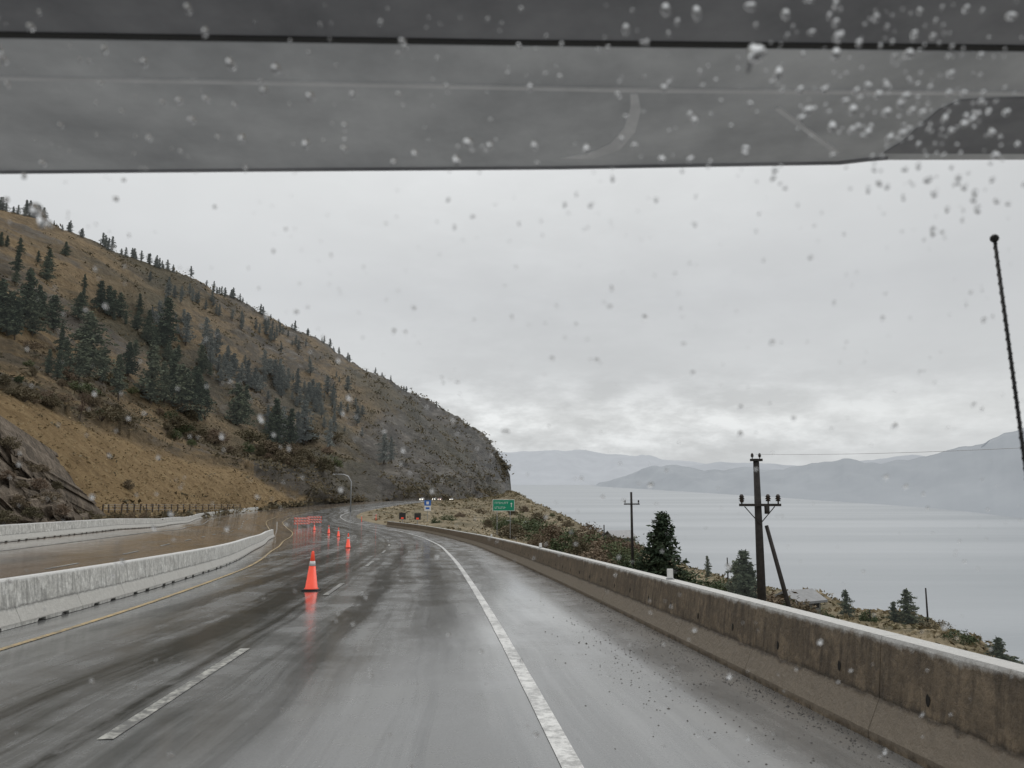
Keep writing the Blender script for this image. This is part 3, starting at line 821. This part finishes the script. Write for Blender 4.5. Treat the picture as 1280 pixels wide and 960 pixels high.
banktree(protos[4], 1132, 733, 44, 'bushy small pine near the bank edge above the lake', G2, 1.5)
banktree(protos[5], 1118, 748, 45, 'low pine left of the bushy one on the bank edge', G2, 1.4)
banktree(protos[4], 1246, 790, 27, 'small pine low behind the barrier near the right edge of the photo', G2, 1.5)
BL = 'bushes on the lake slope'
for px, top, d in [(650,640,190),(664,648,150),(690,655,120),(683,652,135),(706,660,110),(672,640,240),(655,632,330),(737,655,140),(748,664,120),(765,670,112),(722,672,100),(800,692,80),(640,634,300),
                   (632,646,160),(620,642,200),(610,648,170),(600,634,300),(585,632,330),(850,706,85),(867,710,70),(780,688,78),(710,650,210),(690,640,280),(900,722,60),(1010,752,46),(1030,757,46),(1085,770,44),
                   (788,676,112),(772,674,105),(755,672,118),(970,742,44),(1200,806,36),(1170,790,40),(640,654,130),(672,666,100),(745,684,82),(655,645,170),(700,645,240),(715,658,170),(812,698,74),(840,703,76),
                   (985,746,43),(1003,749,42),(766,668,118),(780,670,120),(560,642,200),(545,646,160),(575,640,230)]:
    green_ = rt.random() < .55
    banktree(rt.choice(gs if green_ else bs), px, top, d, ('leafy green' if green_ else 'brown autumn')+' bush on the slope between the barrier and the lake', ('green ' if green_ else 'brown ')+BL, rt.uniform(.9, 1.5))
for t in PROTOS:
    if t.name not in used:
        for ch in list(t.children): bpy.data.objects.remove(ch)
        bpy.data.objects.remove(t)

# ------------------------------------------------------------------ poles and wires
def wirething(a, b, sag, label, r=.010):
    pts = []
    for i in range(25):
        s = i/24; p = a.lerp(b, s); p.z -= sag*4*s*(1-s); pts.append(p)
    tag(MB().tube(pts, r, 5).build('power_line', M['wire'], None, True), label, 'power line')
def insul(t, p, s=1):
    MB().lathe([(.02*s, 0), (.02*s, .06*s), (.075*s, .07*s), (.04*s, .11*s), (.085*s, .12*s), (.045*s, .17*s), (.07*s, .18*s), (.03*s, .25*s)], 10, p).build('insulator', M['ceramic'], t, True)
d1 = 30
top = P(945, 574, d1); bx = P(952, 740, d1).x; base = Vector((bx, d1, bankpt(952, d1).z-.3))
t = thing('utility_pole', 'thick dark wooden power pole with crossarm and leaning brace', 'utility pole', base)
H = top.z-base.z; dx = top.x-base.x
MB().tube([(0, 0, 0), (dx*.5, 0, H*.5), (dx, 0, H)], [.185, .155, .115], 14).build('post', M['pole_wood'], t, True)
za = P(948, 631, d1).z-base.z; xa = dx*.75
MB().box(xa-.80, xa+.85, -.24, -.14, za-.05, za+.05).build('crossarm', M['pole_wood'], t)
MB().tube([(xa-.6, -.2, za-.06), (xa, -.17, za-.75)], .02, 6).tube([(xa+.6, -.2, za-.06), (xa, -.17, za-.75)], .02, 6).build('arm_brace', M['pole_wood'], t)
for q in (-.70, .35, .75): insul(t, (xa+q, -.19, za+.05), 1.5)
MB().tube([(xa-.70, -.2, za+.1), (xa-.70, -.2, za+.36)], .07, 10).build('cutout_switch', M['ceramic'], t, True)
MB().box(dx-.2, dx+.22, -.15, .15, H-.08, H+.02).build('top_bracket', M['pole_wood'], t)
for q in (-.15, .15): insul(t, (dx+q, 0, H+.02), .9)
MB().tube([(xa+.3, -.16, za-.35), (xa+.3, -.16, za-.05)], .1, 10).build('small_transformer', M['pole_wood'], t, True)
bt0 = P(958, 657, d1)-base; bb = P(995, 790, d1-1)-base
MB().tube([bt0, (bt0+bb)/2, bb], [.075, .085, .095], 10).build('brace_pole', M['pole_wood'], t, True)
T1 = base+Vector((dx, 0, H+.2))
d2 = 72
def pole(px, toppy, d, label, r=.13, arm=None):
    top = P(px, toppy, d); b = bankpt(px, d); b = Vector((top.x, d, b.z-.3))
    t = thing('utility_pole', label, 'utility pole', b); H = top.z-b.z
    MB().tube([(0, 0, 0), (0, 0, H*.5), (0, 0, H)], [r*1.2, r, r*.8], 10).build('post', M['pole_wood'], t, True)
    if arm:
        for z in arm:
            zz = P(px, z, d).z-b.z
            MB().box(-.75, .75, -r-.12, -r-.003, zz-.06, zz+.06).build('crossarm', M['pole_wood'], t)
            for q in (-.65, .65): insul(t, (q, -r-.06, zz+.06), 1.3)
    return b, H
b2, H2 = pole(789, 615, d2, 'thin dark power pole with small crossarm left of the spruce', .13, (630,))
pole(755, 656, 120, 'short distant pole beside the small house', .11)
pole(909, 697, 80, 'thin short pole behind the conifers left of the large pole', .07)
pole(1157, 735, 44, 'thin bare post on the bank near its edge', .05)
pole(1087, 762, 46, 'short pale post on the bank right of the grey roof', .06)
wirething(T1, P(1420, 552, 16), .1, 'faint thin wire from the top of the large pole to the right edge', .006)

# ------------------------------------------------------------------ houses
def house(px, roofpy, d, w, dep, wallh, roofh, label, rz=0, chim=True):
    t_ = P(px, roofpy, d); base = Vector((t_.x, d, t_.z-wallh-roofh))
    t = thing('house', label, 'house', base, rz)
    MB().box(-w/2, w/2, -dep/2, dep/2, -4, wallh).add([(-w/2+.01, -dep/2+.01, wallh), (-w/2+.01, dep/2-.01, wallh), (-w/2+.01, 0, wallh+roofh-.1), (w/2-.01, -dep/2+.01, wallh), (w/2-.01, dep/2-.01, wallh), (w/2-.01, 0, wallh+roofh-.1)],
        [(0, 2, 1), (3, 4, 5)]).build('wall', M['house_wall'], t)
    e = .3
    v = []
    for x in (-w/2-e, w/2+e):
        v += [(x, -dep/2-e, wallh-.25), (x, 0, wallh+roofh), (x, dep/2+e, wallh-.25), (x, dep/2+e, wallh-.10), (x, 0, wallh+roofh+.15), (x, -dep/2-e, wallh-.10)]
    rf = MB().add(v, [(0, 1, 7, 6), (1, 2, 8, 7), (2, 3, 9, 8), (3, 4, 10, 9), (4, 5, 11, 10), (5, 0, 6, 11), (0, 5, 4, 3, 2, 1), (6, 7, 8, 9, 10, 11)]).build('roof', M['house_roof'], t)
    if chim: MB().box(w*.2, w*.2+.4, .2, .6, wallh+roofh*.5, wallh+roofh+.4).build('chimney', M['house_wall'], rf)
    for x in (-w*.28, w*.28):
        f = MB().box(x-.3, x+.3, -dep/2-.04, -dep/2-.003, wallh*.35, wallh*.8).build('window', M['house_roof'], t)
        MB().box(x-.25, x+.25, -dep/2-.06, -dep/2-.043, wallh*.4, wallh*.76).build('pane', M['glass_dark'], f)
house(774, 664, 125, 3.8, 4, 1.3, .8, 'small house with grey gabled roof between distant pole and thin power pole', .35, False)
house(997, 740, 50, 2.1, 1.8, 1.0, .32, 'low shed with a pale grey roof behind the barrier right of the brace pole', .45, False)
house(645, 651, 230, 7, 6, 1.8, 1.4, 'distant low house among bushes below the green sign', -.3)

# ------------------------------------------------------------------ signs, lamp, fence
def sgn(px, cy, d, wpx, hpx, label, parts, base_bvh, legs=2):
    c = P(px, cy, d); w = wpx/F*d; h = hpx/F*d
    g = down(c.x, c.y, base_bvh); gz = g.z if g else -6.5
    t = thing('road_sign', label, 'sign', Vector((c.x, d, gz))); z = c.z-gz
    xs = (-w*.3, w*.3) if legs == 2 else (0,)
    for x in xs: MB().tube([(x, .06, -.3), (x, .06, z+h*.45)], .06, 8).build('post', M['metal'], t)
    parts(t, w, h, z)
def green(t, w, h, z):
    MB().box(-w/2, w/2, -.04, 0, z-h/2, z+h/2).build('panel', M['sign_white'], t)
    MB().box(-w/2+.07, w/2-.07, -.05, -.043, z-h/2+.07, z+h/2-.07).build('face', M['sign_green'], t)
    m = MB(); rr = random.Random(3)
    for row, (a, b) in enumerate(((-.40, .22), (-.40, .10))):
        x = w*a; zz = z+h*(.20-.40*row)
        while x < w*b:
            lw = rr.uniform(.14, .22)
            q = rr.choice([-.17, .0, .12])
            m.box(x, x+.05, -.056, -.052, zz-.17, zz+.17); m.box(x+.052, x+lw, -.056, -.052, zz+q, zz+q+.051)
            x += lw+.09
    m.build('lettering', M['sign_white'], t)
    MB().box(w*.34, w*.37, -.056, -.052, z-.3, z+.2).add([(w*.30, -.056, z+.2), (w*.41, -.056, z+.2), (w*.355, -.056, z+.45)], [(0, 1, 2)]).build('arrow', M['sign_white'], t)
sgn(629.5, 631.5, 125, 27, 14, 'green highway sign with white lettering beyond the brown barrier', green, bank_bvh)
def blue(t, w, h, z):
    MB().box(-w/2, w/2, -.04, 0, z, z+h/2).build('blue_panel', M['sign_blue'], t)
    MB().box(-w/2, w/2, -.04, 0, z-h/2, z-.03).build('white_panel', M['sign_white'], t)
    MB().box(-w*.2, w*.2, -.05, -.043, z+h*.12, z+h*.38).build('symbol', M['sign_white'], t)
    MB().box(-w*.3, w*.3, -.05, -.043, z-h*.34, z-h*.16).build('lettering', M['sign_blue'], t)
sgn(534.5, 632, 165, 8, 13, 'small blue and white road sign on the bend', blue, bank_bvh, 1)
def dk(t, w, h, z):
    MB().box(-w/2, w/2, -.04, 0, z-h/2, z+h/2).build('panel', M['black_rubber'], t)
    MB().box(-w*.2, w*.2, -.055, -.043, z-h*.45, z-h*.2).build('orange_marker', M['orange'], t)
sgn(503, 645, 128, 8, 8, 'dark square board with orange marker, left of the two on the bend', dk, bank_bvh, 1)
sgn(522, 645.5, 124, 8, 8, 'dark square board with orange marker, right of the two on the bend', dk, bank_bvh, 1)
g = hit(438, 634, hill_bvh) or hit(438, 640, road_bvh) or P(438, 638, 170)
t = thing('street_lamp', 'tall grey street lamp with curved arm at the foot of the rocky hill', 'street lamp', g)
Hh = 46/F*g.y; k = g.y/F
MB().tube([(0, 0, -.2), (0, 0, Hh*.8), (-4*k, 0, Hh*.95), (-10*k, 0, Hh), (-20*k, 0, Hh)], [.2, .17, .14, .13, .12], 8).build('pole', M['metal'], t, True)
MB().lathe([(.1, .1), (.35, .05), (.4, 0), (.3, -.08)], 10, (-22*k, 0, Hh)).build('lamp_head', M['metal'], t, True)
tf = thing('wire_fence', 'wooden post and wire fence below the golden slope', 'fence', hit(130, 640, hill_bvh)); fo = Vector(tf.location)
prev = None; wires = MB()
for i in range(26):
    px = 128+i*7.8; py = 641
    p = hit(px, py, hill_bvh)
    if not p: continue
    h = 10.5/F*p.y
    MB().tube([p-fo-Vector((0, 0, .4)), p-fo+Vector((rt.uniform(-.08, .08), 0, h))], .09, 6).build('post', M['bark'], tf)
    if prev:
        for z in (.4, .7, .93): wires.tube([prev[0]+Vector((0, 0, prev[1]*z)), p-fo+Vector((0, 0, h*z))], .015, 4, False)
    prev = (p-fo, h)
wires.build('wire', M['wire'], tf)

# ------------------------------------------------------------------ distant cars
def car(e, o, mat, label, group='cars coming round the far bend'):
    p = on_road(e, o); q = rp(e-1, o); rz = math.atan2((q-p).x, -(q-p).y)
    t = thing('car', label, 'car', p, rz, group)
    prof = [(-2.2, .35), (-2.25, .7), (-1.3, .95), (1.9, 1.0), (2.2, .8), (2.2, .35)]
    n = len(prof); vs = [(-.88, y, z) for y, z in prof]+[(.88, y, z) for y, z in prof]
    b = MB().add(vs, [tuple(range(n)), tuple(range(n, 2*n))[::-1]]+[(k, k+n, (k+1) % n+n, (k+1) % n) for k in range(n)]).build('body', mat, t); bevel(b, .06)
    MB().add([(-.8, -1.2, .96), (.8, -1.2, .96), (.8, 1.7, .99), (-.8, 1.7, .99), (-.62, -.45, 1.45), (.62, -.45, 1.45), (.62, 1.2, 1.45), (-.62, 1.2, 1.45)],
        [(0, 1, 5, 4), (1, 2, 6, 5), (2, 3, 7, 6), (3, 0, 4, 7)]).build('window', M['glass_dark'], t)
    MB().box(-.63, .63, -.47, 1.22, 1.452, 1.50).build('roof', mat, t)
    for x in (-.8, .8):
        for y in (-1.4, 1.4):
            MB().tube([(x-.1, y, .33), (x+.1, y, .33)], .33, 14).build('wheel', M['black_rubber'], t)
    for x in (-.6, .6): MB().box(x-.2, x+.2, -2.30, -2.23, .58, .80).build('headlight', M['lamp_lit'], t)
car(375, -12, M['car_white'], 'white car with lit headlights leading the far line of traffic')
car(405, -10.5, M['car_dark'], 'dark car with lit headlights second in the far line')
car(432, -12, M['car_red'], 'red car with lit headlights in the far line')
car(470, -11, M['car_white'], 'pale car farthest back in the line by the headland')

# ------------------------------------------------------------------ gravel debris on the shoulder
rg = random.Random(4); mg = MB()
for _ in range(2200):
    e = 4+26*rg.random()**1.2; o = 2.52-abs(rg.gauss(0, .22))
    if rg.random() < .16: e = rg.gauss(9.5, 2.2); o = rg.gauss(1.5, .35)
    if o < .3 or e < 3.2: continue
    p = on_road(e, o); s = rg.uniform(.005, .013)*(2.0 if rg.random() < .04 else 1)
    a = rg.random()*3
    mg.add([(p.x+s*rg.uniform(.6, 1.3)*math.cos(a+k*1.57), p.y+s*rg.uniform(.6, 1.3)*math.sin(a+k*1.57), p.z+.001) for k in range(4)]+[(p.x, p.y, p.z+s*.8)], [(0, 1, 4), (1, 2, 4), (2, 3, 4), (3, 0, 4)])
tag(mg.build('gravel_debris', M['stone']), 'loose dark gravel scattered on the shoulder by the brown barrier', 'gravel', kind='stuff')

# ------------------------------------------------------------------ vehicle overhang above the windscreen
zc = .70
def pl(px, py, dz=0):
    r = ray(px, py); t_ = (zc+dz)/r.z; return Vector((r.x*t_, t_, CAMZ+zc+dz))
ov = thing('vehicle_overhang', 'grey underside of the vehicle overhang above the wet windscreen', 'overhang', (0, 1.2, CAMZ+zc))
off = Vector(ov.location)
def slab(name, pts, mat, th=.04, dz=0):
    b = [pl(x, y, dz)-off for x, y in pts]; tt = [p+Vector((0, 0, th)) for p in b]; n = len(b)
    return MB().add(b+tt, [tuple(range(n)), tuple(range(n, 2*n))[::-1]]+[(k, k+n, (k+1) % n+n, (k+1) % n) for k in range(n)]).build(name, mat, ov)
slab('underside_panel', [(-500, 222), (300, 215), (700, 212), (1050, 206), (1085, 202), (1110, 200), (1800, 199), (1800, 72), (640, 58), (-500, 42)], M['plastic_grey'], .05)
slab('rear_panel', [(-500, 32), (640, 50), (1800, 62), (1800, -300), (-500, -300)], M['plastic_dark'], .03, -.004)
slab('seal_strip', [(-500, 40), (640, 57), (1800, 70), (1800, 63), (640, 51), (-500, 33)], M['seal_black'], .03, -.006)
slab('panel_ridge', [(-500, 92), (300, 106), (800, 116), (1800, 124), (1800, 121), (800, 112), (300, 102), (-500, 88)], M['plastic_mid'], .01, -.004)
slab('corner_wedge', [(1105, 192), (1130, 176), (1152, 156), (1174, 138), (1200, 126), (1300, 122), (1800, 122), (1800, 194)], M['plastic_dark'], .006, -.003)  # thin dark wedge across the right corner
slab('diagonal_reflection', [(968, 137), (974, 135), (1050, 191), (1042, 192)], M['plastic_mid'], .006, -.004)  # short diagonal reflection modelled as a thin pale slab
slab('curved_reflection', [(700, 198), (735, 192), (763, 180), (780, 160), (788, 135), (788, 118), (797, 118), (801, 138), (794, 165), (775, 187), (740, 199)], M['arc_reflection'], .003, -.002)  # curved reflection on the panel, modelled as a pale sliver
slab('front_lip', [(-500, 222), (300, 215), (700, 212), (1050, 206), (1085, 202), (1110, 200), (1110, 198), (1080, 200), (1045, 204), (700, 210), (300, 213), (-500, 220)], M['plastic_dark'], .01, -.004)

# antenna
an = thing('car_antenna', 'black spiral wound vehicle antenna with round tip at right edge', 'antenna', P(1325, 900, 1.45))
ao = Vector(an.location); tp = P(1243, 298, 1.6)-ao; bt_ = Vector((0, 0, 0))
MB().tube([bt_, tp], .0038, 10).build('rod', M['antenna_black'], an, True)
ax = (tp-bt_).normalized(); u1 = ax.cross(Vector((0, 1, 0))).normalized(); u2 = ax.cross(u1)
hx = []
for i in range(900):
    s = i/899; a = s*2*math.pi*46; hx.append(bt_.lerp(tp, s)+.0040*(math.cos(a)*u1+math.sin(a)*u2))
MB().tube(hx, .0011, 5).build('spiral', M['antenna_black'], an, True)
m = MB(); m.lathe([(.001, -.0095), (.005, -.008), (.0085, -.004), (.0095, 0), (.0085, .004), (.005, .008), (.001, .0095)], 16, tp); m.build('tip', M['antenna_black'], an, True)
MB().lathe([(.02, -.02), (.016, .0), (.008, .02)], 14).build('base_mount', M['black_rubber'], an, True)

# ------------------------------------------------------------------ raindrops on the windscreen
mw, nt, b = new_mat('rain_water')
b.inputs['Base Color'].default_value = (1, 1, 1, 1); b.inputs['Transmission Weight'].default_value = 1
b.inputs['Roughness'].default_value = .06; b.inputs['IOR'].default_value = 1.33
nrm = Vector((0, 1, .546)).normalized(); tx = Vector((1, 0, 0)); ty = nrm.cross(tx).normalized()
rd = random.Random(12); md = MB()
def drop(px, py, rpx, smear=0, flat=1.):
    r = ray(px, py); t_ = .76/(1+.546*r.z); c = Vector((r.x*t_, t_, CAMZ+r.z*t_)); R = rpx/F*t_
    ex = rd.uniform(.8, 1.15); ey = rd.uniform(.85, 1.3)+smear; hh = rd.uniform(.25, .5)*flat
    ph1, ph2 = rd.random()*6, rd.random()*6; aa = rd.uniform(.08, .2)
    nseg, nr = 14, 5; vs = []; fs = []
    for i in range(nr):
        th_ = (math.pi/2)*i/nr
        for k in range(nseg):
            w = 2*math.pi*k/nseg; wb = 1+aa*math.sin(2*w+ph1)+.5*aa*math.sin(3*w+ph2)
            vs.append(c+R*math.cos(th_)*wb*(ex*math.cos(w)*tx+ey*math.sin(w)*ty)+nrm*R*hh*math.sin(th_))
    vs.append(c+nrm*R*hh); ap = len(vs)-1
    for i in range(nr-1):
        for k in range(nseg): fs.append((i*nseg+k, i*nseg+(k+1) % nseg, (i+1)*nseg+(k+1) % nseg, (i+1)*nseg+k))
    for k in range(nseg): fs.append(((nr-1)*nseg+k, (nr-1)*nseg+(k+1) % nseg, ap))
    fs.append(tuple(range(nseg))[::-1])
    md.add(vs, fs)
big = [(38,34,6),(256,40,6),(5,75,6),(180,78,6),(288,80,8),(345,86,8),(388,121,7),(258,124,5),(330,113,5),(303,173,7),(186,173,5),(382,180,6),(440,118,5),(430,186,5),(585,178,7),(612,182,6),(668,182,6),(733,186,6),
 (832,12,8),(871,16,8),(938,8,8),(945,66,14),(982,18,7),(1045,28,5),(1050,46,7),(1045,67,7),(1095,22,6),(1143,42,6),(1150,14,5),(1136,67,7),(1166,45,5),(1264,20,8),(973,92,8),(1000,112,5),(1030,112,6),(1010,138,7),(1085,107,6),(1075,122,5),(1098,118,6),
 (1132,120,6),(1108,140,7),(1140,138,6),(1066,137,6),(1040,158,6),(1085,165,7),(1065,162,6),(1112,172,6),(1128,166,6),(1153,140,5),(1188,92,5),(1205,116,5),(1215,150,7),(1240,165,5),(1258,140,6),(1272,180,5),(830,110,5),(862,143,5),(772,118,4),(932,185,5),(760,60,4),(700,96,4),
 (965,428,5),(1230,400,5),(762,383,4),(866,466,4),(925,543,5),(992,523,4),(1013,322,4),(706,256,4),(738,257,4),(720,405,3),(370,390,4),(517,385,4),(492,414,4),(436,497,5),(153,702,5),(690,448,4),(633,540,4),(820,250,4),(560,250,3),
 (1160,225,7),(1184,262,5),(1168,243,5),(1205,235,6),(1222,262,6),(1178,290,4),(1217,250,5),(1198,222,6),(1240,225,5),(1260,255,4),(1148,208,5),(1131,212,5),(1100,230,4),
 (45,262,10),(62,280,7),(30,220,5),(8,250,5)]
for x, y, r in big: drop(x, y, r*(.86 if y < 205 else .74))
drop(938, 76, 6, 1.2); drop(52, 272, 6, 1.5)
for _ in range(230): drop(rd.uniform(-20, 1300), rd.uniform(0, 215), min(5, 1.2+rd.expovariate(.95)), rd.choice([0, 0, 0, .4]))
for _ in range(620):
    px = rd.uniform(-20, 1300); py = rd.uniform(215, 960)
    drop(px, py, min(3.2, .7+rd.expovariate(1.6)), rd.choice([0, 0, .4]), rd.choice([.35, .6, 1.]))
for _ in range(190):
    drop(rd.gauss(1150, 95), rd.gauss(125, 75), min(5, 1.4+rd.expovariate(.9)))
dr = md.build('raindrops', mw, None, True)
tag(dr, 'clear raindrops scattered over the windscreen in front of the road', 'raindrops', kind='stuff')

# ------------------------------------------------------------------ sky and light
w = bpy.data.worlds.new('World'); bpy.context.scene.world = w; w.use_nodes = True
nt = w.node_tree; bg = nt.nodes['Background']
tc = nd(nt, 'ShaderNodeTexCoord').outputs['Generated']
sky = nd(nt, 'ShaderNodeTexSky', sky_type='NISHITA'); sky.sun_disc = False
sky.sun_elevation = R_(48); sky.sun_rotation = R_(20)
hs = nd(nt, 'ShaderNodeHueSaturation'); hs.inputs['Saturation'].default_value = .25; hs.inputs['Value'].default_value = .09
nt.links.new(sky.outputs[0], hs.inputs['Color'])
sx = nd(nt, 'ShaderNodeSeparateXYZ'); nt.links.new(tc, sx.inputs[0]); z = sx.outputs[2]
base = ramp(nt, z, [(0., (.59, .61, .62)), (.04, (.63, .647, .653)), (.08, (.69, .705, .705)), (.13, (.60, .615, .622)), (.24, (.585, .60, .612)), (.36, (.68, .695, .70)), (.6, (.88, .89, .895)), (1., (1., 1.005, 1.01))])
n1 = noise_n(nt, mapping(nt, tc, (1.4, 1.4, 2.2)), 1.7, 5, .5)
n2 = noise_n(nt, mapping(nt, tc, (2.2, 2.2, 6)), 5., 9, .62)
cl1 = ramp(nt, n1, [(.30, .93), (.55, 1.0), (.75, 1.07)])
# broken brighter cloud low over the lake, ahead
az = ramp(nt, maprange(nt, sx.outputs[0], -.35, .75), [(0., .25), (.25, 1.), (.55, .9), (.85, .3)])
lowband = mth(nt, 'MULTIPLY', ramp(nt, z, [(.0, .1), (.05, 1.), (.10, .8), (.15, .12), (.5, .04)]), az)
cl2 = ramp(nt, n2, [(.38, .84), (.5, 1.03), (.62, 1.30)])
cl2 = mixc(nt, lowband, 1.0, cl2)
leftb = maprange(nt, sx.outputs[0], -.7, .2, 1.12, .99)
col = mixc(nt, 1., base, cl1, 'MULTIPLY'); col = mixc(nt, 1., col, cl2, 'MULTIPLY'); col = mixc(nt, 1., col, leftb, 'MULTIPLY')
col = mixc(nt, .05, col, hs.outputs[0])
nt.links.new(col, bg.inputs['Color']); bg.inputs['Strength'].default_value = 1.0
sd = bpy.data.lights.new('Sun', 'SUN'); sd.energy = .9; sd.angle = R_(25); sd.color = (1, .96, .90)
so = bpy.data.objects.new('Sun', sd); C.objects.link(so); so.rotation_euler = (R_(42), 0, R_(160))

cam = bpy.data.cameras.new('Camera'); co = bpy.data.objects.new('Camera', cam); C.objects.link(co)
co.location = (0, 0, CAMZ); co.rotation_euler = (R_(90)+TH, 0, 0)
cam.sensor_width = 36; cam.lens = 36*F/1280; cam.clip_start = .02; cam.clip_end = 40000
cam.dof.use_dof = True; cam.dof.focus_distance = 30; cam.dof.aperture_fstop = 5.2
bpy.context.scene.camera = co
bpy.context.scene.view_settings.view_transform = 'Standard'
bpy.context.scene.view_settings.look = 'None'
